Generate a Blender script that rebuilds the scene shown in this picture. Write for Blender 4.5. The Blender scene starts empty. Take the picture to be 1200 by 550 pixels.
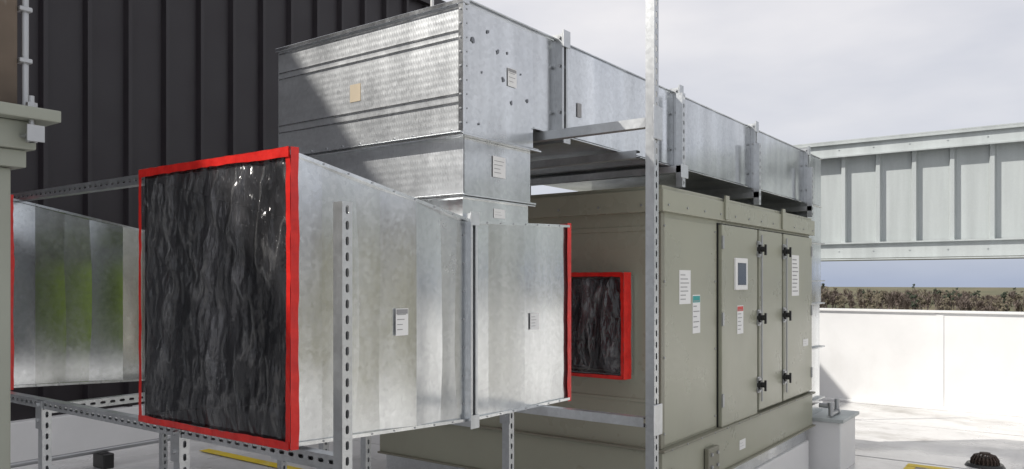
import bpy, bmesh, math, random
from mathutils import Vector, Matrix
from mathutils import noise as mn
random.seed(7)
H=1.7
scene=bpy.context.scene
scene.view_settings.view_transform='Standard'
scene.view_settings.look='None'
scene.view_settings.exposure=0
COL=scene.collection

# ---------------------------------------------------------------- materials
def newmat(name):
    m=bpy.data.materials.new(name); m.use_nodes=True
    nt=m.node_tree; b=nt.nodes['Principled BSDF']
    return m,nt,b
def N(nt,t,**kw):
    n=nt.nodes.new(t)
    for k,v in kw.items():
        if k in n.inputs: n.inputs[k].default_value=v
        else: setattr(n,k,v)
    return n
def coords(nt,scale=(1,1,1)):
    g=N(nt,'ShaderNodeNewGeometry'); mp=N(nt,'ShaderNodeMapping')
    mp.inputs['Scale'].default_value=scale
    nt.links.new(g.outputs['Position'],mp.inputs['Vector']); return mp.outputs[0]
def noise(nt,scale,detail=3,rough=.55,stretch=(1,1,1)):
    n=N(nt,'ShaderNodeTexNoise'); n.inputs['Scale'].default_value=scale
    n.inputs['Detail'].default_value=min(detail,5); n.inputs['Roughness'].default_value=rough
    nt.links.new(coords(nt,stretch),n.inputs['Vector']); return n.outputs['Fac']
def ramp(nt,fac,stops):
    r=N(nt,'ShaderNodeValToRGB'); e=r.color_ramp.elements
    e[0].position=stops[0][0]; e[0].color=(*stops[0][1],1)
    e[1].position=stops[-1][0]; e[1].color=(*stops[-1][1],1)
    for p,c in stops[1:-1]:
        x=e.new(p); x.color=(*c,1)
    nt.links.new(fac,r.inputs['Fac']); return r.outputs['Color']
def mixc(nt,a,b,fac,mode='MIX'):
    m=N(nt,'ShaderNodeMix'); m.data_type='RGBA'; m.blend_type=mode
    for s,i in ((a,6),(b,7),(fac,0)):
        if isinstance(s,(tuple,float,int)):
            m.inputs[i].default_value=(*s,1) if isinstance(s,tuple) else s
        else: nt.links.new(s,m.inputs[i])
    return m.outputs[2]
def maprange(nt,f,a,b,c,d):
    m=N(nt,'ShaderNodeMapRange')
    for i,v in zip((1,2,3,4),(a,b,c,d)): m.inputs[i].default_value=v
    nt.links.new(f,m.inputs[0]); return m.outputs[0]
def bump(nt,b,h,strength,dist,prev=None):
    n=N(nt,'ShaderNodeBump'); n.inputs['Strength'].default_value=strength; n.inputs['Distance'].default_value=dist
    nt.links.new(h,n.inputs['Height'])
    if prev: nt.links.new(prev,n.inputs['Normal'])
    nt.links.new(n.outputs[0],b.inputs['Normal']); return n.outputs[0]
def ridge(nt,f):
    s=N(nt,'ShaderNodeMath',operation='SUBTRACT'); nt.links.new(f,s.inputs[0]); s.inputs[1].default_value=.5
    a=N(nt,'ShaderNodeMath',operation='ABSOLUTE'); nt.links.new(s.outputs[0],a.inputs[0])
    return maprange(nt,a.outputs[0],0,.22,1,0)
def g3(v): return (v,v,v)

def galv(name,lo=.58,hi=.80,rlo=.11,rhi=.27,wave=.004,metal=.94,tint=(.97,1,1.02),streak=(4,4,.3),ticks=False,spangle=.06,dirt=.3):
    m,nt,b=newmat(name)
    v=N(nt,'ShaderNodeTexVoronoi'); v.inputs['Scale'].default_value=60; nt.links.new(coords(nt),v.inputs['Vector'])
    sp=N(nt,'ShaderNodeSeparateColor'); nt.links.new(v.outputs['Color'],sp.inputs[0])
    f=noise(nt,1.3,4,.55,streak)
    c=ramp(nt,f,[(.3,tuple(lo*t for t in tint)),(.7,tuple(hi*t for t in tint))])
    c=mixc(nt,c,ramp(nt,sp.outputs[0],[(0,g3(1-spangle)),(1,g3(1+spangle))]),1.0,'MULTIPLY')
    oi=N(nt,'ShaderNodeObjectInfo')
    c=mixc(nt,c,ramp(nt,oi.outputs['Random'],[(0,g3(.90)),(1,g3(1.05))]),1.0,'MULTIPLY')
    d=noise(nt,3.5,5,.7,(1,1,.5))
    c=mixc(nt,c,g3(.32),maprange(nt,d,.60,.80,0,dirt))
    nt.links.new(c,b.inputs['Base Color'])
    b.inputs['Metallic'].default_value=metal
    r=maprange(nt,d,.3,.7,rlo,rhi)
    a=N(nt,'ShaderNodeMath',operation='ADD'); nt.links.new(r,a.inputs[0])
    nt.links.new(maprange(nt,sp.outputs[1],0,1,-.015,.025),a.inputs[1]); nt.links.new(a.outputs[0],b.inputs['Roughness'])
    p=bump(nt,b,noise(nt,1.8,1,.3,(1.3,1.3,.5)),1.0,wave)
    if ticks:
        wv=N(nt,'ShaderNodeTexWave'); wv.wave_type='BANDS'; wv.bands_direction='Y'; wv.inputs['Scale'].default_value=22
        nt.links.new(coords(nt),wv.inputs['Vector'])
        w2=N(nt,'ShaderNodeTexWave'); w2.wave_type='BANDS'; w2.bands_direction='Z'; w2.inputs['Scale'].default_value=11
        nt.links.new(coords(nt),w2.inputs['Vector'])
        mu=N(nt,'ShaderNodeMath',operation='MULTIPLY'); nt.links.new(wv.outputs['Fac'],mu.inputs[0]); nt.links.new(w2.outputs['Fac'],mu.inputs[1])
        p=bump(nt,b,mu.outputs[0],.4,.0009,p)
    return m
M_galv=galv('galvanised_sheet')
M_galv_b=galv('galvanised_sheet_embossed',.62,.82,.28,.4,.008,metal=.8,streak=(1,1.0,7),ticks=True,spangle=.05)
M_strut=galv('galvanised_strut',.5,.68,.3,.45,.0005,spangle=.05)
M_galv_dull=galv('weathered_galvanised',.46,.57,.45,.55,.002,metal=.2,tint=(.93,1.0,1.0),spangle=.02,dirt=.2)

def paint(name,col,rough=.45,var=.12,dirt=.25,dirtcol=(.12,.11,.09),bmp=.0008,metal=0,spec=.5,dscale=1.3):
    m,nt,b=newmat(name)
    f=noise(nt,2.0,4,.6)
    c=ramp(nt,f,[(.3,tuple(x*(1-var) for x in col)),(.7,tuple(min(1,x*(1+var)) for x in col))])
    if dirt>0:
        c=mixc(nt,c,dirtcol,maprange(nt,noise(nt,dscale,5,.7,(1,1,.45)),.52,.78,0,dirt))
    nt.links.new(c,b.inputs['Base Color'])
    nt.links.new(maprange(nt,f,.3,.7,rough-.08,rough+.12),b.inputs['Roughness'])
    b.inputs['Metallic'].default_value=metal; b.inputs['Specular IOR Level'].default_value=spec
    bump(nt,b,f,.6,bmp*6)
    return m
M_olive=paint('olive_paint',(.335,.338,.262),.30,.05,.16)
M_olive_d=paint('olive_paint_dark',(.22,.215,.165),.42,.06,.2)
M_sage=paint('sage_paint',(.27,.285,.24),.5,.08,.3)
M_wall=paint('dark_cladding',(.016,.0125,.016),.42,.15,.0,bmp=.0006)
M_wallrib=paint('dark_cladding_rib',(.019,.0155,.019),.4,.1,.0)
M_white=paint('white_membrane_wall',(.74,.74,.735),.5,.04,.22,(.42,.4,.36))
M_label=paint('label_white',(.78,.78,.76),.5,.03,0)
M_ink=paint('label_ink',(.05,.05,.05),.6,.1,0)
M_inkg=paint('label_grey',(.3,.3,.3),.6,.1,0)
M_teal=paint('label_teal',(.02,.32,.30),.5,.1,0)
M_redl=paint('label_red',(.6,.05,.04),.5,.1,0)
M_beige=paint('label_beige',(.5,.42,.3),.7,.1,.2)
M_black=paint('black_plastic',(.018,.018,.018),.35,.1,0)
M_dark=paint('void_dark',(.01,.01,.011),.7,.1,0)
M_yellow=paint('yellow_paint',(.7,.52,.03),.6,.1,.5,(.6,.6,.55),dscale=8)
M_green=paint('lime_reflection_source',(.42,.62,.03),.5,.15,0,bmp=.004)  # colour of the hidden roll added for the green reflection
M_wood=paint('weathered_timber',(.13,.10,.075),.85,.6,.9,(.34,.32,.28),bmp=.006,dscale=9)
M_rust=paint('cast_iron',(.045,.028,.02),.7,.3,.3)
M_steel=paint('bare_steel',(.42,.43,.44),.4,.1,0,metal=.8)
M_pvc=paint('white_pvc',(.74,.74,.73),.35,.03,0)
M_spot=paint('sealant_smudge',(.16,.17,.19),.6,.3,0)
M_conc=paint('concrete',(.4,.39,.37),.85,.1,.4)
M_brick=paint('grey_render',(.16,.155,.15),.8,.1,.2)

m,nt,b=newmat('red_tape'); M_red=m
c=ramp(nt,noise(nt,18,4,.6),[(.3,(.50,.012,.010)),(.7,(.72,.028,.02))]); nt.links.new(c,b.inputs['Base Color'])
b.inputs['Roughness'].default_value=.3; bump(nt,b,noise(nt,26,4,.6),.8,.004)
# clear plastic film
m,nt,b=newmat('clear_plastic_film'); M_film=m
f1=noise(nt,1.5,5,.62,(1,3.4,.7))
r1=ridge(nt,noise(nt,3.2,3,.55,(1,2.0,.7))); r2=ridge(nt,noise(nt,9,3,.6,(1,1.8,.8)))
c=ramp(nt,f1,[(.35,(.035,.035,.038)),(.55,(.07,.07,.075)),(.72,(.17,.17,.18))])
v=N(nt,'ShaderNodeTexVoronoi'); v.inputs['Scale'].default_value=75; nt.links.new(coords(nt),v.inputs['Vector'])
spk=N(nt,'ShaderNodeMath',operation='MULTIPLY'); nt.links.new(maprange(nt,v.outputs['Distance'],.05,.2,1,0),spk.inputs[0])
nt.links.new(maprange(nt,noise(nt,2.6,3),.47,.62,0,.8),spk.inputs[1])
c=mixc(nt,c,g3(.75),spk.outputs[0])
c=mixc(nt,c,g3(.30),maprange(nt,r1,.86,1,0,.55)); nt.links.new(c,b.inputs['Base Color'])
b.inputs['Roughness'].default_value=.16
b.inputs['IOR'].default_value=1.8
p=bump(nt,b,r1,1.0,.028)
bump(nt,b,r2,.8,.007,p)
tr=N(nt,'ShaderNodeBsdfTransparent'); tr.inputs[0].default_value=(.92,.93,.94,1)
ms=N(nt,'ShaderNodeMixShader'); out=nt.nodes['Material Output']
nt.links.new(maprange(nt,f1,.3,.75,.66,.34),ms.inputs[0])
nt.links.new(b.outputs[0],ms.inputs[1]); nt.links.new(tr.outputs[0],ms.inputs[2]); nt.links.new(ms.outputs[0],out.inputs[0])
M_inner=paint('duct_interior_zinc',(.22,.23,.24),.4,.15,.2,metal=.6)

m,nt,b=newmat('white_roof_membrane'); M_roof=m
c=ramp(nt,noise(nt,.6,5,.62),[(.3,g3(.50)),(.5,(.60,.595,.585)),(.7,(.68,.68,.67))])
c=mixc(nt,c,(.30,.285,.26),maprange(nt,noise(nt,1.1,5,.75,(1,.6,1)),.51,.70,0,.8))
c=mixc(nt,c,(.22,.21,.19),maprange(nt,noise(nt,14,4,.7),.60,.78,0,.6)); nt.links.new(c,b.inputs['Base Color'])
nt.links.new(maprange(nt,noise(nt,.9,3),.4,.6,.15,.5),b.inputs['Roughness'])
bump(nt,b,noise(nt,3,3),.5,.012)
m,nt,b=newmat('dark_glass'); M_glass=m
b.inputs['Base Color'].default_value=(.04,.05,.06,1); b.inputs['Roughness'].default_value=.06
m,nt,b=newmat('grass_field'); M_ground=m
c=ramp(nt,noise(nt,.03,5,.6),[(.35,(.06,.07,.03)),(.6,(.13,.11,.06))]); nt.links.new(c,b.inputs['Base Color']); b.inputs['Roughness'].default_value=.95

# ---------------------------------------------------------------- mesh helpers
def empty(name):
    e=bpy.data.objects.new(name,None); e.empty_display_size=.1; COL.objects.link(e); return e
def mkobj(name,bm,mats,parent=None,smooth=False,recalc=True):
    if recalc: bmesh.ops.recalc_face_normals(bm,faces=bm.faces)
    me=bpy.data.meshes.new(name); bm.to_mesh(me); bm.free()
    if not isinstance(mats,(list,tuple)): mats=[mats]
    for k in mats: me.materials.append(k)
    if smooth:
        for p in me.polygons: p.use_smooth=True
    o=bpy.data.objects.new(name,me); COL.objects.link(o)
    if parent: o.parent=parent
    return o
def bmbox(bm,u0,u1,v0,v1,z0,z1,mi=0):
    vs=[bm.verts.new((u,v,z+H)) for u in (u0,u1) for v in (v0,v1) for z in (z0,z1)]
    for f in ((0,1,3,2),(4,6,7,5),(0,4,5,1),(2,3,7,6),(0,2,6,4),(1,5,7,3)):
        fc=bm.faces.new([vs[i] for i in f]); fc.material_index=mi
def box(name,u0,u1,v0,v1,z0,z1,mat,parent=None,bevel=0):
    bm=bmesh.new(); bmbox(bm,u0,u1,v0,v1,z0,z1)
    if bevel: bmesh.ops.bevel(bm,geom=bm.edges[:]+bm.verts[:],offset=bevel,segments=2,affect='EDGES',profile=.6)
    return mkobj(name,bm,mat,parent)
def boxes(name,lst,mat,parent=None,bevel=0):
    bm=bmesh.new()
    for l in lst: bmbox(bm,*l)
    if bevel: bmesh.ops.bevel(bm,geom=bm.edges[:]+bm.verts[:],offset=bevel,segments=1,affect='EDGES')
    return mkobj(name,bm,mat,parent)
def bmcyl(bm,p,axis,r,L,seg=16,r2=None):
    ax=Vector(axis).normalized(); q=ax.to_track_quat('Z','Y').to_matrix().to_4x4()
    c=Vector((p[0],p[1],p[2]+H))+ax*L/2
    bmesh.ops.create_cone(bm,cap_ends=True,segments=seg,radius1=r,radius2=r if r2 is None else r2,depth=L,matrix=Matrix.Translation(c)@q)
def cyl(name,p,axis,r,L,mat,parent=None,seg=16,r2=None):
    bm=bmesh.new(); bmcyl(bm,p,axis,r,L,seg,r2)
    return mkobj(name,bm,mat,parent)

def strut(name,p0,p1,n,parent=None,w=.041,mat=None,pitch=.048,slots=True):
    p0=Vector((p0[0],p0[1],p0[2]+H)); p1=Vector((p1[0],p1[1],p1[2]+H)); n=Vector(n).normalized()
    a=(p1-p0); L=a.length; a.normalize(); s=a.cross(n); h=w/2
    bm=bmesh.new()
    def q(*pts):
        bm.faces.new([bm.verts.new(p) for p in pts])
    P=lambda t,x,y: p0+a*t+s*x+n*y
    cnt=max(1,int(L/pitch)); pt=L/cnt
    if slots:
        sl,sw=.014,.0068
        inner=[]
        for k in range(5): 
            an=math.pi/2*(-1)+math.pi*k/4
            inner.append((sl-sw+sw*math.cos(an),sw*math.sin(an)))
        for k in range(5):
            an=math.pi/2+math.pi*k/4
            inner.append((-(sl-sw)+sw*math.cos(an),sw*math.sin(an)))
        outer=[(pt*.25,-h),(pt/2,-h),(pt/2,0),(pt/2,h),(pt*.25,h),(-pt*.25,h),(-pt/2,h),(-pt/2,0),(-pt/2,-h),(-pt*.25,-h)]
        for i in range(cnt):
            c=(i+.5)*pt
            iv=[bm.verts.new(P(c+x,y,h)) for x,y in inner]; ov=[bm.verts.new(P(c+x,y,h)) for x,y in outer]
            iv2=[bm.verts.new(P(c+x,y,h-.0026)) for x,y in inner]
            for j in range(10):
                k=(j+1)%10
                bm.faces.new((ov[j],ov[k],iv[k],iv[j])); bm.faces.new((iv[j],iv[k],iv2[k],iv2[j]))
    else: q(P(0,-h,h),P(L,-h,h),P(L,h,h),P(0,h,h))
    for sg in (-1,1):
        q(P(0,sg*h,h),P(L,sg*h,h),P(L,sg*h,-h),P(0,sg*h,-h))
        q(P(0,sg*h,-h),P(L,sg*h,-h),P(L,sg*h*.5,-h),P(0,sg*h*.5,-h))
        q(P(0,sg*h*.5,-h),P(L,sg*h*.5,-h),P(L,sg*h*.5,-h*.6),P(0,sg*h*.5,-h*.6))
    bmesh.ops.remove_doubles(bm,verts=bm.verts[:],dist=1e-5)
    return mkobj(name,bm,mat or M_strut,parent)

def loft(name,secs,mat,parent,caps=(False,False)):
    bm=bmesh.new(); rings=[]
    for u,v0,v1,z0,z1 in secs:
        rings.append([bm.verts.new((u,a,z+H)) for a,z in ((v0,z0),(v1,z0),(v1,z1),(v0,z1))])
    for r0,r1 in zip(rings,rings[1:]):
        for j in range(4): bm.faces.new((r0[j],r0[(j+1)%4],r1[(j+1)%4],r1[j]))
    if caps[0]: bm.faces.new(rings[0])
    if caps[1]: bm.faces.new(rings[-1])
    return mkobj(name,bm,mat,parent)

def sheet(name,secs,mat,parent,amp=.006,seed=0,breaks=()):
    bm=bmesh.new(); nz=18; g=[]
    us=[s[0] for s in secs]; u0,u1=us[0],us[-1]
    def lerp(u,i):
        for a,b in zip(secs,secs[1:]):
            if u<=b[0]+1e-9:
                t=(u-a[0])/(b[0]-a[0]); return a[i]+(b[i]-a[i])*t
        return secs[-1][i]
    pts=[(u0,0)]+list(breaks)+[(u1,0)]
    cols=[u0]
    for (a,_),(b_,_) in zip(pts,pts[1:]):
        n=max(2,int((b_-a)/.022))
        cols+= [a+(b_-a)*k/n for k in range(1,n+1)]
    bset={round(p[0],5) for p in breaks}
    for u in cols:
        row=[]; fold=0
        for (a,da),(b_,db) in zip(pts,pts[1:]):
            if a<=u+1e-9 and u<=b_+1e-9: fold=da+(db-da)*(u-a)/(b_-a)
        for j in range(nz+1):
            t=j/nz; z=lerp(u,3)*(1-t)+lerp(u,4)*t
            eu=min(1,10*min((u-u0)/(u1-u0),(u1-u)/(u1-u0)))
            e=min(1,3.5*min(t,1-t))*eu
            h=mn.noise(Vector((u*2.6+seed,z*.7,seed*1.7)))+.4*mn.noise(Vector((u*6+seed,z*1.4,seed+3)))
            row.append(bm.verts.new((u,lerp(u,1)-.0125-(amp*h*e+fold),z+H)))
        g.append(row)
    for i in range(len(cols)-1):
        for j in range(nz): bm.faces.new((g[i][j],g[i+1][j],g[i+1][j+1],g[i][j+1]))
    for i,u in enumerate(cols):
        if round(u,5) in bset:
            for j in range(nz):
                e=bm.edges.get((g[i][j],g[i][j+1]))
                if e: e.smooth=False
    return mkobj(name,bm,mat,parent,smooth=True)

def label(name,face,a0,a1,z0,z1,pos,parent,mat=None,lines=5,hdr=None):
    bm=bmesh.new(); t=.0006
    def add(x0,x1,y0,y1,off,mi):
        if face=='v': bmbox(bm,x0,x1,pos-off,pos-off+t,y0,y1,mi)
        else: bmbox(bm,pos-off,pos-off+t,x0,x1,y0,y1,mi)
    add(a0,a1,z0,z1,.0016,0); w=a1-a0; h=z1-z0
    rr=random.Random(int(a0*1000))
    for i in range(lines):
        y=z1-h*(i+1.2)/(lines+1.4); e=rr.uniform(.45,.88)
        add(a0+w*.1,a0+w*(.1+e*.9),y-h*.012,y+h*.014,.0026,2)
    if hdr is not None: add(a0+w*.04,a1-w*.04,z1-h*.2,z1-h*.03,.0024,3)
    return mkobj(name,bm,[mat or M_label,M_ink,M_inkg,hdr or M_ink],parent)

# ---------------------------------------------------------------- setting
g=bmesh.new(); 
vs=[g.verts.new((x,y,-8)) for x,y in ((-1500,-1500),(1500,-1500),(1500,1500),(-1500,1500))]; g.faces.new(vs)
mkobj('ground',g,M_ground)
g=bmesh.new()
g.faces.new([g.verts.new(p) for p in ((-12,-16,0),(12,-16,0),(12,10,0),(-12,10,0))])
mkobj('roof',g,M_roof)
bld=empty('building')
box('walls',-12.25,12.24,-16.25,10.3,-H-8,-H-.05,M_conc,bld)
boxes('roof_seams',[(a-.05,a+.05,-15.9,8,-H+.001,-H+.004) for a in (5.9,8.3,10.4)],M_roof,bld)
boxes('roof_seams_cross',[(-11,11.8,a-.04,a+.04,-H+.005,-H+.008) for a in (-5.2,-1.9,.55)],M_roof,bld)
par=empty('parapet_wall')
box('wall_far',11.9,12.2,-16.2,10.2,-H-.02,-.42,M_white,par)
box('coping_far',11.87,12.25,-16.2,10.2,-.42,-.395,M_pvc,par,.004)
box('wall_side',-12.2,11.9,-16.2,-15.9,-H-.02,-.42,M_white,par)
box('coping_side',-12.2,11.86,-16.24,-15.87,-.42,-.395,M_pvc,par,.004)
box('wall_rear',-12.2,-11.9,-15.9,8,-H-.02,-.42,M_white,par)
bm=bmesh.new()
for k in range(9):
    v=-14+k*2.6; bmbox(bm,11.893,11.9,v,v+.09,-H,-.43)
mkobj('membrane_laps',bm,M_white,par)
bm=bmesh.new(); bmbox(bm,11.8,11.92,-15.8,8,-H+.002,-H+.03)
mkobj('cant_strip',bm,M_white,par)

cl=empty('metal_clad_building')
WV=8.0; WT=4.1
box('wall',1.5,11.5,WV,WV+2,-H+.4,WT,M_wall,cl)
box('shadow_caster_wall',-9,1.5,WV,WV+2,-H+.4,6.45,M_wall,cl)  # unseen taller block, added to cast the diagonal shadow on the duct
bm=bmesh.new()
u=-8.8
while u<11.4:
    top=6.4 if u<1.45 else WT-.03
    z0,z1=-H+.4,top; y=.06
    pr=[(u-.02,0),(u,-y),(u+.04,-y),(u+.06,0)]
    lo=[bm.verts.new((a,WV+b-.001,z0+H)) for a,b in pr]; hi=[bm.verts.new((a,WV+b-.001,z1+H)) for a,b in pr]
    for j in range(3): bm.faces.new((lo[j],lo[j+1],hi[j+1],hi[j]))
    u+=.407
mkobj('standing_seams',bm,M_wallrib,cl)
box('roof_flashing',1.52,11.55,WV-.09,WV+2.05,WT,WT+.14,M_wallrib,cl,.006)
box('shadow_caster_flashing',-9,1.55,WV-.09,WV+2.05,6.45,6.6,M_wallrib,cl,.006)  # tops the added shadow-casting block
box('base_flashing',-9,11.5,WV-.12,WV+2,-H-.01,-H+.42,M_white,cl,.01)
cp=empty('conduit_run')
cyl('conduit',(-4,7.3,-H+.16),(1,0,0),.022,12,M_steel,cp)
boxes('support_blocks',[(a,a+.1,7.2,7.4,-H,-H+.135) for a in (0,1.8,3.6,5.4)],M_black,cp,.008)

br=empty('elevated_duct_bridge')
BU=13.0
box('top_channel_web',BU,BU+.08,-12,5.2,1.95,2.17,M_galv_dull,br)
boxes('top_channel_lips',[(BU-.05,BU+.1,-12,5.2,2.17,2.19),(BU-.05,BU+.0,-12,5.2,1.93,1.95),(BU-.05,BU-.035,-12,5.2,2.13,2.168)],M_galv_dull,br)
box('panel',BU+.14,BU+.16,-12,5.2,.5,2.0,M_galv_dull,br)
bm=bmesh.new(); v=-11.9
while v<5.1:
    pr=[(v,.139),(v+.02,.07),(v+.075,.07),(v+.095,.139)]
    lo=[bm.verts.new((BU+b,a,.55+H)) for a,b in pr]; hi=[bm.verts.new((BU+b,a,1.96+H)) for a,b in pr]
    for j in range(3): bm.faces.new((lo[j],lo[j+1],hi[j+1],hi[j]))
    v+=.5
mkobj('panel_ribs',bm,M_galv_dull,br)
box('bottom_channel_web',BU,BU+.08,-12,5.2,.36,.58,M_galv_dull,br)
boxes('bottom_channel_lips',[(BU-.05,BU+.1,-12,5.2,.58,.6),(BU-.05,BU+.1,-12,5.2,.33,.35)],M_galv_dull,br)
box('deck',BU+.08,BU+1.8,-12,5.2,.36,.5,M_galv_dull,br)
box('rear_panel',BU+1.8,BU+1.84,-12,5.2,.36,2.15,M_galv_dull,br)
box('cover',BU+.1,BU+1.84,-12,5.2,2.1,2.16,M_galv_dull,br)
boxes('columns',[(BU+.5,BU+.75,a,a+.25,-H-8,.36) for a in (-9,4.3)],M_galv_dull,br)
bm=bmesh.new()
for k in range(34):
    bmcyl(bm,(BU,-11.8+k*.5,2.05),(-1,0,0),.011,.01,6); bmcyl(bm,(BU,-11.8+k*.5,.47),(-1,0,0),.011,.01,6)
mkobj('channel_bolts',bm,M_galv_dull,br)

# ---------------------------------------------------------------- trees
def leafmat(name,a,b_):
    m,nt,b=newmat(name)
    c=ramp(nt,noise(nt,.5,2),[(.3,a),(.7,b_)]); nt.links.new(c,b.inputs['Base Color']); b.inputs['Roughness'].default_value=.9
    b.inputs['Specular IOR Level'].default_value=.1
    return m
TM=[leafmat('foliage_evergreen',(.035,.045,.034),(.06,.072,.05)),leafmat('foliage_brown',(.11,.088,.075),(.19,.155,.135)),leafmat('foliage_olive',(.095,.085,.062),(.15,.13,.095)),leafmat('bark',(.12,.10,.09),(.18,.155,.14))]  # foliage tones muted so distance haze is part of the colour
bm=bmesh.new(); R=random.Random(11)
for t in range(420):
    far=R.uniform(240,440); ang=R.uniform(.02,.34) if t<280 else R.uniform(-.4,.8)
    v=far*ang
    kind=R.choice([0,1,1,1,2,1,1,2]); base=-8
    env=.5+.7*mn.noise(Vector((ang*18,3.3,0)))+.35*mn.noise(Vector((ang*55,1.3,0)))
    hgt=3.9+5.0*env+R.uniform(-1.0,1.4)+(.9 if kind==0 else 0)
    hgt=max(3.0,min(hgt,10.4)); hgt*=.86+.14*(far-230)/200
    rad=R.uniform(1.5,3.0)*(.7 if kind==0 else 1)
    ret=bmesh.ops.create_cone(bm,cap_ends=False,segments=4,radius1=.22,radius2=.05,depth=hgt*.85,matrix=Matrix.Translation((far,v,base+hgt*.42)))
    for f in {f for vv in ret['verts'] for f in vv.link_faces}: f.material_index=3
    if kind==1:
        for _ in range(170):
            q=R.uniform(.25,.72)*hgt; a=R.uniform(0,6.283); L_=R.uniform(.3,1)*hgt*.4
            o=Vector((far+R.gauss(0,.35)*rad*.5,v+R.gauss(0,.35)*rad*.5,base+q))
            d=Vector((math.cos(a)*.55,math.sin(a)*.55,R.uniform(.3,1.0))).normalized()*L_
            s=Vector((math.sin(a),-math.cos(a),0))*R.uniform(.05,.12)
            f=bm.faces.new([bm.verts.new(o-s),bm.verts.new(o+s),bm.verts.new(o+d)]); f.material_index=R.choice((1,1,3))
    for _ in range(8 if kind!=1 else 3):
        q=R.uniform(.25,.93 if kind!=1 else .7); c=(R.gauss(0,rad*.5*(1.25-q*.8)),R.gauss(0,rad*.5*(1.3-q*.9)),hgt*q)
        cr=rad*R.uniform(.2,.42)
        for _ in range(20):
            d=Vector((R.gauss(0,1),R.gauss(0,1),R.gauss(0,.8))); d.normalize(); d*=cr*R.uniform(.3,1.15)
            p=Vector((far+c[0],v+c[1],base+c[2]))+d
            s=R.uniform(.15,.4)*(1.0 if kind!=1 else .5)
            a=Vector((R.gauss(0,1),R.gauss(0,1),R.gauss(0,1))).normalized(); bb=a.orthogonal().normalized()
            f=bm.faces.new([bm.verts.new(p+a*s),bm.verts.new(p+bb*s),bm.verts.new(p-a*s*.8),bm.verts.new(p-bb*s)])
            f.material_index=kind
mkobj('distant_trees',bm,TM,recalc=False)

# ---------------------------------------------------------------- air handling unit
ah=empty('reflection_air_handling_unit')
U0,U1,V0,V1=4.27,7.30,2.05,4.35; ZB,ZT=-1.28,.42
box('casing',U0,U1,V0,V1,-1.0,ZT,M_olive,ah,.004)
box('base_rail',U0-.02,U1+.02,V0-.025,V1,ZB,-1.0,M_olive,ah,.004)
boxes('base_rail_lip',[(U0-.045,U1+.03,V0-.05,V1,-1.0,-.985),(U0-.045,U1+.03,V0-.05,V1,ZB-.012,ZB)],M_olive_d,ah,.002)
caps=[(4.23,5.2),(5.205,6.42),(6.425,7.34)]
for i,(a,b_) in enumerate(caps):
    box('roof_cap',a,b_,V0-.04,V1+.04,ZT-.01,ZT+.12,M_olive,ah,.006)
    box('roof_cap_rim',a+.03,b_-.03 if i==2 else b_,V0-.02,V1+.02,ZT+.12,ZT+.145,M_olive,ah,.005)
boxes('cap_joint',[(5.17,5.235,V0-.055,V0-.0405,ZT,ZT+.16),(6.39,6.455,V0-.055,V0-.0405,ZT,ZT+.16)],M_olive,ah,.002)
doors=[(5.15,5.85,-.985,.385),(5.89,6.43,-.965,.385),(6.47,7.27,-.965,.385)]
for i,(a,b_,c,d) in enumerate(doors):
    box('door_gasket',a-.01,b_+.01,V0-.006,V0+.01,c-.01,d+.01,M_dark,ah)
    box('door',a,b_,V0-.034,V0-.006,c,d,M_olive,ah,.006)
box('corner_panel',U0+.03,5.11,V0-.008,V0+.01,-.97,.38,M_olive,ah,.003)
boxes('corner_posts',[(U0-.008,U0+.04,V0-.012,V0+.04,-.985,.405)],M_olive_d,ah,.003)
boxes('end_panel_seams',[(U0-.006,U0+.01,a,a+.03,-.98,.4) for a in (2.09,3.2,4.2)]+[(U0-.006,U0+.01,V0+.05,V1-.05,.3,.33),(U0-.0065,U0+.01,V0+.05,V1-.05,-.72,-.7)],M_olive,ah,.002)
bm=bmesh.new(); bm2=bmesh.new(); bm3=bmesh.new()
for uu in (5.87,6.47):
    for zz in (.24,-.27,-.77):
        y=V0-.036
        bmbox(bm3,uu-.03,uu+.03,y-.006,y+.002,zz-.06,zz+.06)
        bmcyl(bm,(uu,y,zz),(0,-1,0),.034,.022,20); bmcyl(bm,(uu,y-.022,zz),(0,-1,0),.02,.03,14)
        bmbox(bm,uu-.008,uu+.008,y-.06,y-.045,zz-.045,zz+.035)
        bmbox(bm3,uu-.045,uu+.0,y-.022,y-.0065,zz+.035,zz+.05)
        bmbox(bm3,uu-.045,uu+.0,y-.022,y-.0065,zz-.05,zz-.035)
    bmcyl(bm2,(uu+.05,V0-.045,-.9),(0,0,1),.006,1.25,8)
mkobj('latch_handles',bm,M_black,ah); mkobj('latch_rods',bm2,M_steel,ah); mkobj('latch_plates',bm3,M_steel,ah)
boxes('hinges',[(a-.012,a+.012,V0-.044,V0-.03,z,z+.09) for a in (5.16,7.25) for z in (-.85,-.3,.22)],M_steel,ah,.002)
box('window_frame',5.37,5.61,V0-.048,V0-.03,-.06,.165,M_label,ah,.006)
box('window_glass',5.41,5.57,V0-.0505,V0-.047,-.025,.13,M_glass,ah)
label('label_data','v',4.52,4.69,-.14,.07,V0-.008,ah,lines=7)
label('label_warning','v',4.72,4.84,-.33,-.085,V0-.008,ah,lines=6,hdr=M_teal)
label('label_notice','v',5.43,5.55,-.37,-.17,V0-.034,ah,lines=6,hdr=M_redl)
label('label_wiring','v',6.68,6.88,-.12,.22,V0-.034,ah,lines=9)
label('label_small','v',5.5,5.62,-1.2,-1.13,V0-.025,ah,lines=2)
label('label_small_2','v',7.0,7.15,-.56,-.5,V0-.034,ah,lines=2)
boxes('lifting_bracket',[(4.86,5.04,V0-.06,V0-.03,-1.24,-1.08),(4.3,4.4,V0-.06,V0-.03,-1.2,-1.12)],M_olive_d,ah,.004)
bm=bmesh.new()
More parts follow.
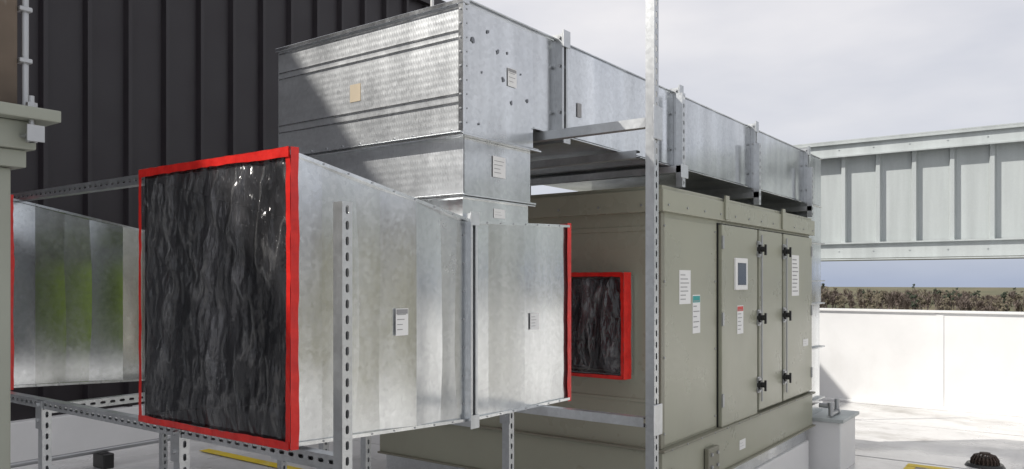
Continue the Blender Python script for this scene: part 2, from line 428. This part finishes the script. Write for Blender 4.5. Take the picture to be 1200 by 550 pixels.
for uu,zz in ((4.9,-1.12),(5.0,-1.12),(4.9,-1.2),(5.0,-1.2)): bmcyl(bm,(uu,V0-.06,zz),(0,-1,0),.012,.012,6)
for zz in (-.9,-.45,0,.33): 
    bmcyl(bm,(4.3,V0-.012,zz),(0,-1,0),.007,.006,6); bmcyl(bm,(5.09,V0-.008,zz),(0,-1,0),.007,.006,6)
for i in range(12): bmcyl(bm,(4.3+i*.27,V0-.04,ZT+.03),(0,-1,0),.007,.006,6)
for i in range(8): bmcyl(bm,(U0-.04,V0+.1+i*.29,ZT+.03),(-1,0,0),.007,.006,6)
for i in range(14): bmcyl(bm,(4.33+i*.22,V0-.05,-.9925),(0,-1,0),.005,.005,6)
mkobj('bolts',bm,M_steel,ah)
def red_frame(name,u,v0,v1,z0,z1,w,parent,seed=1,sw=.02):
    bm=bmesh.new(); r=random.Random(seed)
    def strip(pA,pB,inn,wid,off):
        n=30; prev=None
        for i in range(n+1):
            t=i/n; c=pA.lerp(pB,t)
            wv=.002*math.sin(t*5+seed)
            jo=r.uniform(-.0015,.0015); ji=r.uniform(-.002,.002)+wv; du=r.uniform(-.001,.001)
            a=bm.verts.new(c-inn*(.004+jo)+Vector((off+du,0,0))); b=bm.verts.new(c+inn*(wid+ji)+Vector((off+du,0,0)))
            if prev: bm.faces.new((prev[0],a,b,prev[1]))
            prev=(a,b)
    z0+=H; z1+=H
    strip(Vector((u,v0,z0)),Vector((u,v0,z1)),Vector((0,1,0)),w*.7,-.006)
    strip(Vector((u,v1,z0)),Vector((u,v1,z1)),Vector((0,-1,0)),w*.6,-.006)
    strip(Vector((u,v0,z1)),Vector((u,v1,z1)),Vector((0,0,-1)),w,-.010)
    strip(Vector((u,v0,z0)),Vector((u,v1,z0)),Vector((0,0,1)),w*.8,-.010)
    n=30; prev=None
    for i in range(n+1):
        z=z0-.004+(z1-z0+.008)*i/n
        a=bm.verts.new((u-.006,v0-.006+r.uniform(-.001,.001),z)); b=bm.verts.new((u+sw+r.uniform(-.002,.002)+.002*math.sin(i*.4),v0-.014,z))
        if prev: bm.faces.new((prev[0],a,b,prev[1]))
        prev=(a,b)
    for zz,sg in ((z0,-1),(z1,1)):
        prev=None
        for i in range(n+1):
            v=v0+(v1-v0)*i/n
            a=bm.verts.new((u-.010,v,zz+sg*.005)); b=bm.verts.new((u+sw+r.uniform(-.002,.002),v,zz+sg*.004))
            if prev: bm.faces.new((prev[0],a,b,prev[1]))
            prev=(a,b)
    return mkobj(name,bm,M_red,parent,smooth=True)
def film(name,u,v0,v1,z0,z1,parent,seed=0,amp=.012,bulge=0.0):
    bm=bmesh.new(); n=120; g=[]
    for i in range(n+1):
        row=[]
        for j in range(n+1):
            a=i/n; b=j/n; e=min(1,min(a,1-a,b,1-b)*11)
            v=v0+(v1-v0)*a; z=z0+(z1-z0)*b
            h=mn.noise(Vector((v*4+seed,z*1.1,seed)))*1.0
            h+=(1-abs(mn.noise(Vector((v*9+z*2.2+seed,z*1.2,2.1))))*2.4)*.6
            h+=(1-abs(mn.noise(Vector((v*6-z*7,z*3.4,seed+5))))*2.4)*.45
            h+=(1-abs(mn.noise(Vector((v*17+z*6,z*5-v*3,seed+9))))*2.4)*.3
            row.append(bm.verts.new((u-e*amp*h-bulge*math.sin(a*math.pi)*math.sin(b*math.pi),v,z+H)))
        g.append(row)
    for i in range(n):
        for j in range(n): bm.faces.new((g[i][j],g[i+1][j],g[i+1][j+1],g[i][j+1]))
    return mkobj(name,bm,M_film,parent,smooth=True)
boxes('opening_collar',[(U0-.14,U0-.01,2.22,2.235,-.56,.04),(U0-.14,U0-.01,3.285,3.3,-.56,.04),(U0-.14,U0-.01,2.236,3.284,.025,.04),(U0-.14,U0-.01,2.236,3.284,-.56,-.545)],M_galv,ah)
box('opening_void',U0-.012,U0-.0075,2.24,3.28,-.54,.02,M_dark,ah)
film('opening_film',U0-.142,2.225,3.295,-.555,.035,ah,seed=4,amp=.03,bulge=.02)
red_frame('opening_tape',U0-.15,2.21,3.31,-.57,.05,.022,ah,seed=9,sw=.07)

cb=empty('unit_curb')
box('curb_flashing',U0+.02,U1-.02,V0+.02,V1-.03,-1.42,ZB-.013,M_galv,cb,.003)
box('curb_membrane',U0,U1,V0,V1-.02,-H-.01,-1.42,M_white,cb,.012)

ah2=empty('reflection_air_handling_unit')  # added out of view to give the ducts something to reflect
box('casing',8.0,9.4,-6.6,-4.3,-1.2,.7,M_olive_d,ah2,.01)
box('base_rail',7.95,9.45,-6.65,-4.25,-H,-1.2,M_olive_d,ah2,.01)
box('roof_cap',7.92,9.48,-6.68,-4.22,.7,.82,M_olive_d,ah2,.01)
boxes('doors',[(a,a+.6,-4.3,-4.26,-1.1,.6) for a in (8.05,8.72)],M_olive_d,ah2,.006)
boxes('door_handles',[(a,a+.05,-4.26,-4.2,-.3,-.15) for a in (8.1,8.75)],M_black,ah2,.004)
ex=empty('reflection_fan_housing')  # unseen housing, put in to break up the duct reflections
box('curb',5.6,6.3,-4.3,-3.6,-H,-1.2,M_white,ex,.01)
cyl('hood',(5.95,-3.95,-1.2),(0,0,1),.36,.9,M_olive_d,ex,28,r2=.3)
cyl('hood_cap',(5.95,-3.95,-.3),(0,0,1),.44,.14,M_olive_d,ex,28,r2=.2)
sp_=empty('reflection_penthouse')  # extra block outside the view, added for tall reflections in the metal
box('walls',10.6,11.7,-12.5,-8.5,-H,1.6,M_brick,sp_,.01)
box('roof_edge',10.5,11.8,-12.6,-8.4,1.6,1.75,M_wallrib,sp_,.01)
box('door',11.0,11.5,-8.5,-8.46,-H+.05,.4,M_sage,sp_,.004)

bm=bmesh.new(); rings=[]
for j in range(9):
    z=-.50+j*.08; ring=[]
    for k in range(16):
        a=k*math.pi/8; rr=(.11 if 0<j<8 else .085)+.018*mn.noise(Vector((math.cos(a)*2,math.sin(a)*2,z*3)))
        ring.append(bm.verts.new((2.85+rr*math.cos(a)*1.6,3.10+rr*math.sin(a),z+H)))
    rings.append(ring)
for a,b_ in zip(rings,rings[1:]):
    for k in range(16): bm.faces.new((a[k],a[(k+1)%16],b_[(k+1)%16],b_[k]))
bm.faces.new(rings[-1]); bm.faces.new(rings[0])
mkobj('green_reflection_roll',bm,M_green,smooth=True)  # hidden roll, added so the left duct mirrors green

# ---------------------------------------------------------------- main overhead duct
md=empty('overhead_supply_duct')
DV=2.08; DW=3.27; DU=2.50; DT,DB=1.15,.71
joints=[3.0,3.22,4.53,5.89,7.25,7.8]
loft('elbow',[(DU,DV,DW,.6,DT),(2.75,DV,DW,.6,DT),(3.0,DV,DW,.6,DT)],M_galv_b,md,(True,True))
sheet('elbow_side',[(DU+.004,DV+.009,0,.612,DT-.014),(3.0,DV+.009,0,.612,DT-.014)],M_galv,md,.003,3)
for i,(a,b_) in enumerate(zip(joints,joints[1:])):
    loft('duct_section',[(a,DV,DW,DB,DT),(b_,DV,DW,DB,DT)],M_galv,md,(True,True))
    if b_-a>.3:
        mid=(a+b_)/2
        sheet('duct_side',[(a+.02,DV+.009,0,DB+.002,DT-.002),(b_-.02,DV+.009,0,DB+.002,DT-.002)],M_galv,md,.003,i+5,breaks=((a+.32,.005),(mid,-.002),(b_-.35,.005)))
bm=bmesh.new()
for z in (1.125,1.03,1.0,.77,.735):
    bmbox(bm,DU-.004,DU,DV+.01,DW-.01,z-.003,z+.003)
mkobj('elbow_beads',bm,M_galv,md)
bm=bmesh.new()
for k in range(9):
    bmcyl(bm,(DU-.012,DV+.001,.65+k*.058),(-1,0,0),.004,.004,6)
    bmcyl(bm,(DU+.01,DV-.013,.65+k*.058),(0,-1,0),.004,.004,6)
for k in range(11): bmcyl(bm,(DU,DV+.06+k*.11,.625),(-1,0,0),.004,.005,6)
mkobj('elbow_screws',bm,M_steel,md)
boxes('elbow_edge_trim',[(DU-.012,DU+.03,DV-.014,DW+.01,DT-.012,DT+.006),(DU-.012,DU+.0,DV-.014,DV+.014,.612,DT-.013),
   (DU-.03,3.03,DV-.03,DW+.03,.594,.602),(DU-.03,3.03,DV-.016,DW+.02,.606,.611),
   (DU+.031,7.8,DV-.014,DV+.02,DT+.005,DT+.012),(3.0,7.8,DV-.014,DV+.02,DB-.01,DB-.004)],M_galv,md,.0015)
bm=bmesh.new(); bmb=bmesh.new()
for j in (3.22,4.53,5.89,7.25):
    for o in (-.018,.004):
        bmbox(bm,j+o,j+o+.003,DV-.042,DW+.04,DB-.04,DT+.035)
        bmbox(bm,j+o-(.012 if o<0 else -.003),j+o+(.0 if o<0 else .015),DV-.042,DV-.039,DB-.04,DT+.036)
    for z in (DB-.02,DB+.1,DT-.12,DT+.015):
        bmcyl(bmb,(j-.035,DV-.025,z),(1,0,0),.008,.06,6)
    bmbox(bm,j-.03,j+.03,DV-.05,DV-.043,DB-.05,DB+.01); bmbox(bm,j-.03,j+.03,DV-.05,DV-.043,DT-.03,DT+.05)
mkobj('transverse_flanges',bm,M_strut,md); mkobj('flange_bolts',bmb,M_steel,md)
def vloft(name,secs,mat,parent):
    bm=bmesh.new(); rings=[]
    for z,u0,u1,v0,v1 in secs: rings.append([bm.verts.new((a,b,z+H)) for a,b in ((u0,v0),(u1,v0),(u1,v1),(u0,v1))])
    for r0,r1 in zip(rings,rings[1:]):
        for j in range(4): bm.faces.new((r0[j],r0[(j+1)%4],r1[(j+1)%4],r1[j]))
    return mkobj(name,bm,mat,parent)
vloft('drop_transition',[(.594,DU+.01,2.99,DV+.005,3.1),(.36,DU+.01,2.99,DV+.005,2.98)],M_galv_b,md)
sheet('drop_side',[(DU+.014,DV+.015,0,.362,.592),(2.986,DV+.015,0,.362,.592)],M_galv,md,.002,8)
boxes('drop_flange',[(DU-.01,3.01,DV-.015,3.0,.352,.36),(DU-.01,3.01,DV-.012,3.0,.343,.349)],M_galv,md,.001)
vloft('drop_lower',[(.343,DU+.012,2.98,DV+.01,2.96),(.24,DU+.012,2.98,DV+.01,2.9)],M_galv,md)
loft('riser_upper',[(7.36,DV,DW,-.2,.70),(7.8,DV,DW,-.2,.70)],M_galv,md,(True,True))
loft('riser_lower',[(7.36,DV+.01,DW,-1.1,-.21),(7.79,DV+.01,DW,-1.1,-.21)],M_galv,md,(True,True))
boxes('riser_flanges',[(7.33,7.83,DV-.03,DW,z,z+.012) for z in (.35,-.0,-.21,-.62,-1.1)],M_strut,md,.001)
label('duct_label','v',2.80,2.865,.86,.94,DV-.007,md,mat=M_label,lines=3,hdr=M_inkg)
label('duct_label_2','v',2.70,2.79,.45,.54,DV-.001,md,lines=4)
label('duct_label_3','v',2.72,2.8,.275,.315,DV+.009,md,lines=2)
label('duct_label_4','v',3.38,3.42,.82,.89,DV-.008,md,mat=M_inkg,lines=1)
label('duct_patch','u',2.68,2.75,.82,.9,DU,md,mat=M_beige,lines=0)
bm=bmesh.new(); r=random.Random(5)
for (uu,zz,s) in ((2.56,1.0,.010),(2.66,1.06,.009),(2.73,.99,.010),(2.77,.88,.009),(2.80,1.0,.006),(2.83,.79,.009),(2.62,.88,.005),(2.9,.93,.005),(2.95,.82,.008),(2.6,.66,.005)):
    ang=[r.uniform(.6,1.35) for _ in range(9)]
    bm.faces.new([bm.verts.new((uu+s*ang[k]*math.cos(k*.698),DV-.0068,zz+H+s*1.2*ang[k]*math.sin(k*.698))) for k in range(9)])
mkobj('smudges',bm,M_spot,md)
rs=empty('riser_curb')
box('curb_membrane',7.38,7.92,1.8,2.9,-H-.01,-1.25,M_white,rs,.012)
box('curb_cap',7.35,7.95,1.77,2.93,-1.25,-1.22,M_galv_dull,rs,.004)
box('curb_adapter',7.44,7.78,2.06,2.8,-1.22,-1.13,M_galv,rs)
cd=empty('condensate_drain_pipe')
bm=bmesh.new()
bmcyl(bm,(7.45,2.0,-1.12),(0,-1,0),.022,.1,16); bmcyl(bm,(7.45,1.9,-1.21),(0,0,1),.022,.11,16); bmcyl(bm,(7.45,1.9,-1.195),(1,0,0),.022,.22,16)
bmcyl(bm,(7.45,1.9,-1.13),(0,0,1),.03,.04,16); bmcyl(bm,(7.64,1.9,-1.195),(1,0,0),.03,.04,16); bmcyl(bm,(7.66,1.9,-1.2),(0,0,1),.022,.12,16)
mkobj('trap',bm,M_steel,cd)

sf=empty('overhead_duct_strut_frame')
strut('post',(3.07,1.51,-H+.01),(3.07,1.51,2.6),(0,-1,0),sf)
strut('post_far_side',(3.07,3.6,-H+.01),(3.07,3.6,.9),(0,-1,0),sf)
strut('cross_bar',(3.07,1.53,.675),(3.07,3.6,.675),(-1,0,0),sf,slots=False)
strut('cross_bar_2',(3.80,1.95,.675),(3.80,3.4,.675),(-1,0,0),sf,slots=False)
strut('cross_bar_3',(4.45,1.98,.675),(4.45,3.4,.675),(-1,0,0),sf,slots=False)
strut('cross_bar_4',(5.80,1.98,.64),(5.80,3.4,.64),(-1,0,0),sf,slots=False)
strut('cross_bar_5',(7.16,1.98,.64),(7.16,3.4,.64),(-1,0,0),sf,slots=False)
for n_,(a,zt) in enumerate(((4.45,1.13),(5.80,1.02),(7.16,1.0))):
    strut('hanger_%d'%n_,(a,2.0,.566),(a,2.0,zt),(0,-1,0),sf)
boxes('post_brackets',[(3.03,3.11,1.48,1.488,.6,.74),(3.03,3.11,1.48,1.488,-.65,-.52),(4.4,4.5,1.972,1.978,.62,.7)],M_strut,sf,.002)
box('foot_plate',3.0,3.14,1.44,1.58,-H+.009,-H+.016,M_strut,sf)

# ---------------------------------------------------------------- intake ducts
def intake(name,u,v0,v1,seed,parent):
    zt,zb=.41,-.525
    secs=[]
    for a in (u,u+.88):
        t=(a-u)/.88
        secs.append((a,v0,v1-.06*t,zb-.043*t,zt-.16*t))
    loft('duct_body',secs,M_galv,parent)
    ln=[(s[0]+.002,s[1]+.012,s[2]-.012,s[3]+.012,s[4]-.012) for s in secs]
    loft('duct_interior',ln,M_inner,parent)
    e=ln[-1]
    box('dark_end_sheet',e[0],e[0]+.004,e[1],e[2],e[3],e[4],M_dark,parent)  # dark sheet added to stop light leaking in and darken the duct's depth
    boxes('damper_blades',[(e[0]-.05,e[0]-.01,e[1]+.02,e[2]-.02,e[3]+.06+k*.15,e[3]+.075+k*.15) for k in range(5)],M_inner,parent)
    sh=[(s[0],s[1]+.009,s[2],s[3]+.002,s[4]-.002) for s in secs]
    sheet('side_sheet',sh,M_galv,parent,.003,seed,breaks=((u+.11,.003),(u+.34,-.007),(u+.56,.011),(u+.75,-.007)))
    bm=bmesh.new()
    e=secs[-1]
    for a in (u+.878,u+.898): bmbox(bm,a-.0015,a+.0015,v0-.03,v1,e[3]-.03,e[4]+.03)
    bmbox(bm,u+.866,u+.8765,v0-.031,v0-.028,e[3]-.03,e[4]+.03); bmbox(bm,u+.8995,u+.91,v0-.031,v0-.028,e[3]-.03,e[4]+.03)
    bmbox(bm,u+.86,u+.915,v0-.036,v0-.032,e[3]-.035,e[3]+.02); bmbox(bm,u+.86,u+.915,v0-.036,v0-.032,e[4]-.02,e[4]+.035)
    mkobj('transverse_flange',bm,M_strut,parent)
    s2=[(u+.90,v0,v1-.06,-.57,.245),(u+1.65,v0,v1-.06,-.573,.27)]
    loft('rear_body',s2,M_galv,parent)
    sh=[(s[0],s[1]+.009,s[2],s[3]+.002,s[4]-.002) for s in s2]
    sheet('rear_sheet',sh,M_galv,parent,.003,seed+4,breaks=((u+1.02,-.002),(u+1.27,.010),(u+1.5,-.003)))
    bm=bmesh.new()
    for A,B in ((secs[0],secs[-1]),(s2[0],s2[-1])):
        for zi in (3,4):
            p=[(A[0],A[zi]),(B[0],B[zi])]
            q=[Vector((x,v0-.016,z+H)) for x,z in p]; hh=Vector((0,0,.006)); dv=Vector((0,.016,0))
            a=[bm.verts.new(x) for x in (q[0]-hh,q[1]-hh,q[1]+hh,q[0]+hh)]
            b=[bm.verts.new(x) for x in (q[0]-hh+dv,q[1]-hh+dv,q[1]+hh+dv,q[0]+hh+dv)]
            bm.faces.new(a); bm.faces.new(b)
            for k in range(4): bm.faces.new((a[k],a[(k+1)%4],b[(k+1)%4],b[k]))
    mkobj('edge_seams',bm,M_galv,parent)
    bm=bmesh.new()
    for k in range(7):
        bmcyl(bm,(u+.93,v0-.004,-.5+k*.115),(0,-1,0),.004,.006,6)
        bmcyl(bm,(u+.85,v0-.004,-.5+k*.115),(0,-1,0),.004,.006,6)
    for A,B in ((secs[0],secs[-1]),(s2[0],s2[-1])):
        for k in range(1,8):
            t=k/8; x=A[0]+(B[0]-A[0])*t
            for zi in (3,4):
                bmcyl(bm,(x,v0-.016,A[zi]+(B[zi]-A[zi])*t),(0,-1,0),.0035,.003,6)
    mkobj('screws',bm,M_steel,parent)
    film('plastic_film',u-.012,v0+.004,v1-.004,zb+.004,zt-.004,parent,seed=seed,amp=.018)
    red_frame('red_tape',u-.014,v0-.004,v1+.004,zb-.012,zt+.018,.026,parent,seed=seed)
    bm=bmesh.new(); prev=None; r=random.Random(seed)
    for i in range(25):
        z=-.585+.87*i/24+H
        a=bm.verts.new((u+1.63+r.uniform(-.003,.003),v0-.015,z)); b=bm.verts.new((u+1.662,v0-.016,z)); c=bm.verts.new((u+1.664,v0+.05,z))
        if prev: bm.faces.new((prev[0],a,b,prev[1])); bm.faces.new((prev[1],b,c,prev[2]))
        prev=(a,b,c)
    bmbox(bm,u+1.62,u+1.663,v0-.008,v1-.06,.272,.278); bmbox(bm,u+1.655,u+1.662,v0,v1-.06,-.57,.27)
    mkobj('rear_red_tape',bm,M_red,parent)
d1=empty('taped_intake_duct'); intake('a',1.65,2.08,2.98,2,d1)
label('duct_label','v',2.10,2.165,-.20,-.10,2.067,d1,lines=4,hdr=M_inkg)
label('duct_label_2','v',2.96,3.03,-.22,-.145,2.065,d1,lines=4)
d2=empty('taped_intake_duct'); intake('b',1.72,4.36,5.3,11,d2)

lr=empty('intake_duct_strut_rack')
strut('front_post',(1.67,1.87,-H+.01),(1.67,1.87,.245),(0,-1,0),lr)
strut('front_beam',(1.69,1.9,-.565),(1.69,5.4,-.565),(-1,0,0),lr)
strut('rear_beam',(3.07,1.54,-.60),(3.07,5.4,-.60),(-1,0,0),lr,slots=False)
strut('top_beam',(1.79,3.0,.43),(1.79,5.35,.43),(-1,0,0),lr)
for uu,vs_ in ((1.69,(2.79,3.92,5.35)),(3.07,(2.27,3.25,3.98,5.3))):
    for k in vs_: strut('leg',(uu,k,-H+.01),(uu,k,-.59 if uu<2 else -.62),(0,-1,0),lr)
strut('side_beam',(1.71,3.98,-.60),(3.07,3.98,-.60),(0,-1,0),lr)
strut('side_beam_2',(1.71,5.35,-.60),(3.07,5.35,-.60),(0,-1,0),lr)
strut('stub',(1.71,1.95,-.58),(1.71,2.25,-.58),(0,0,1),lr,slots=False)
strut('left_post',(1.79,5.37,-.56),(1.79,5.37,.46),(0,-1,0),lr)
bm=bmesh.new()
for uu,vv in ((1.69,2.79),(1.69,3.92),(3.07,2.27),(3.07,3.25)):
    bmbox(bm,uu-.028,uu-.0225,vv-.03,vv+.03,-.68,-.55)
    bmbox(bm,uu-.06,uu+.06,vv-.06,vv+.06,-H+.006,-H+.014)
    for zz in (-.57,-.64): bmcyl(bm,(uu-.028,vv,zz),(-1,0,0),.009,.01,6)
mkobj('angle_brackets',bm,M_strut,lr)
pv=empty('pvc_drain_fitting')
cyl('body',(2.3,2.42,.29),(0,0,1),.022,.095,M_pvc,pv,20)
cyl('cap',(2.3,2.42,.385),(0,0,1),.028,.02,M_pvc,pv,20)
cyl('arm',(2.3,2.38,.35),(0,1,0),.017,.1,M_pvc,pv,16)
cyl('antenna_mast',(6.9,6.2,-H),(0,0,1),.02,5.6,M_pvc)

sc=empty('painted_steel_column')
box('column',.55,.865,2.19,2.5,-H,.285,M_sage,sc,.006)
box('cap_plate',.47,.945,2.10,2.58,.40,.43,M_sage,sc,.004)
box('cap_web',.49,.905,2.145,2.56,.33,.399,M_sage,sc,.004)
box('cap_lip',.50,.89,2.165,2.54,.286,.329,M_sage,sc,.003)
bm=bmesh.new(); bmcyl(bm,(.885,2.125,.345),(0,0,1),.0065,.115,10); bmcyl(bm,(.885,2.125,.431),(0,0,1),.013,.012,6)
bmcyl(bm,(.885,2.125,.345),(0,0,1),.013,.012,6); bmbox(bm,.865,.905,2.108,2.1435,.357,.362); bmbox(bm,.865,.905,2.1,2.106,.345,.385)
mkobj('anchor_bolt',bm,M_steel,sc)
tp=empty('weathered_timber_post')
box('post',.58,.875,2.175,2.46,.4305,2.2,M_wood,tp,.008)
cyl('conduit',(.893,2.18,.431),(0,0,1),.008,1.7,M_steel,tp,10)
boxes('conduit_clamps',[(.875,.905,2.165,2.195,z,z+.012) for z in (.55,.68)],M_steel,tp,.002)

dr=empty('roof_drain')
DX,DY=8.45,.80
bm=bmesh.new()
bmesh.ops.create_cone(bm,cap_ends=True,segments=32,radius1=.165,radius2=.145,depth=.03,matrix=Matrix.Translation((DX,DY,.016)))
mkobj('clamp_ring',bm,M_black,dr)
bm=bmesh.new()
for k in range(22):
    a=k*2*math.pi/22; pts=[(.12,.03),(.115,.07),(.09,.105),(.04,.12)]
    for (r0,z0),(r1,z1) in zip(pts,pts[1:]):
        w=.008; t=Vector((-math.sin(a),math.cos(a),0))*w; d=Vector((math.cos(a),math.sin(a),0))
        q=[Vector((DX,DY,z0))+d*r0,Vector((DX,DY,z1))+d*r1]
        bm.faces.new([bm.verts.new(x) for x in (q[0]-t,q[0]+t,q[1]+t*.6,q[1]-t*.6)])
        bm.faces.new([bm.verts.new(x) for x in (q[0]-t,q[1]-t*.6,q[1]-t*.6-d*.015,q[0]-t-d*.015)])
bmcyl(bm,(DX,DY,.115-H),(0,0,1),.045,.012,20); bmcyl(bm,(DX,DY,.03-H),(0,0,1),.08,.05,20)
mkobj('dome_strainer',bm,M_rust,dr)
boxes('yellow_roof_line',[(4.55,4.66,5.3,7.2,-H+.009,-H+.012),(7.4,8.0,1.30,1.38,-H+.009,-H+.012),(8.0,8.1,1.0,1.38,-H+.013,-H+.016)],M_yellow)

# ---------------------------------------------------------------- light
sd=Vector((.9,-1,-1.15)).normalized()
L=bpy.data.lights.new('sun','SUN'); L.energy=4.8; L.angle=math.radians(.5); L.color=(1,.955,.89)
lo=bpy.data.objects.new('sun',L); COL.objects.link(lo); lo.rotation_euler=sd.to_track_quat('-Z','Y').to_euler()
w=bpy.data.worlds.new('World'); scene.world=w; w.use_nodes=True; nt=w.node_tree
bg=nt.nodes['Background']; bg.inputs['Strength'].default_value=.13
sk=N(nt,'ShaderNodeTexSky'); sk.sky_type='NISHITA'; sk.sun_disc=False
toS=-sd; sk.sun_elevation=math.asin(toS.z); sk.sun_rotation=math.atan2(toS.x,toS.y)
tc=N(nt,'ShaderNodeTexCoord'); mp=N(nt,'ShaderNodeMapping'); mp.inputs['Scale'].default_value=(1,1,3.2)
nt.links.new(tc.outputs['Generated'],mp.inputs['Vector'])
nz=N(nt,'ShaderNodeTexNoise'); nz.inputs['Scale'].default_value=2.6; nz.inputs['Detail'].default_value=5; nz.inputs['Roughness'].default_value=.5
nt.links.new(mp.outputs[0],nz.inputs['Vector'])
sx=N(nt,'ShaderNodeSeparateXYZ'); nt.links.new(tc.outputs['Generated'],sx.inputs[0])
up=ramp(nt,sx.outputs['Z'],[(0.0,(3.4,3.9,5.1)),(.05,(4.8,5.1,5.9)),(.18,(6.4,6.35,6.6)),(.6,(6.6,6.5,6.7))])
cl_=mixc(nt,up,ramp(nt,nz.outputs['Fac'],[(.3,(.80,.82,.86)),(.7,(1.12,1.10,1.07))]),1.0,'MULTIPLY')
fin=mixc(nt,sk.outputs[0],cl_,.90)
nt.links.new(fin,bg.inputs['Color'])

cam=bpy.data.cameras.new('Camera'); co=bpy.data.objects.new('Camera',cam); COL.objects.link(co)
co.location=(0,0,H); co.rotation_euler=(math.radians(90),0,math.radians(36.2-90))
cam.sensor_width=36; cam.lens=36*930/1200; cam.shift_y=55/1200; cam.clip_end=4000; cam.clip_start=.05
scene.camera=co
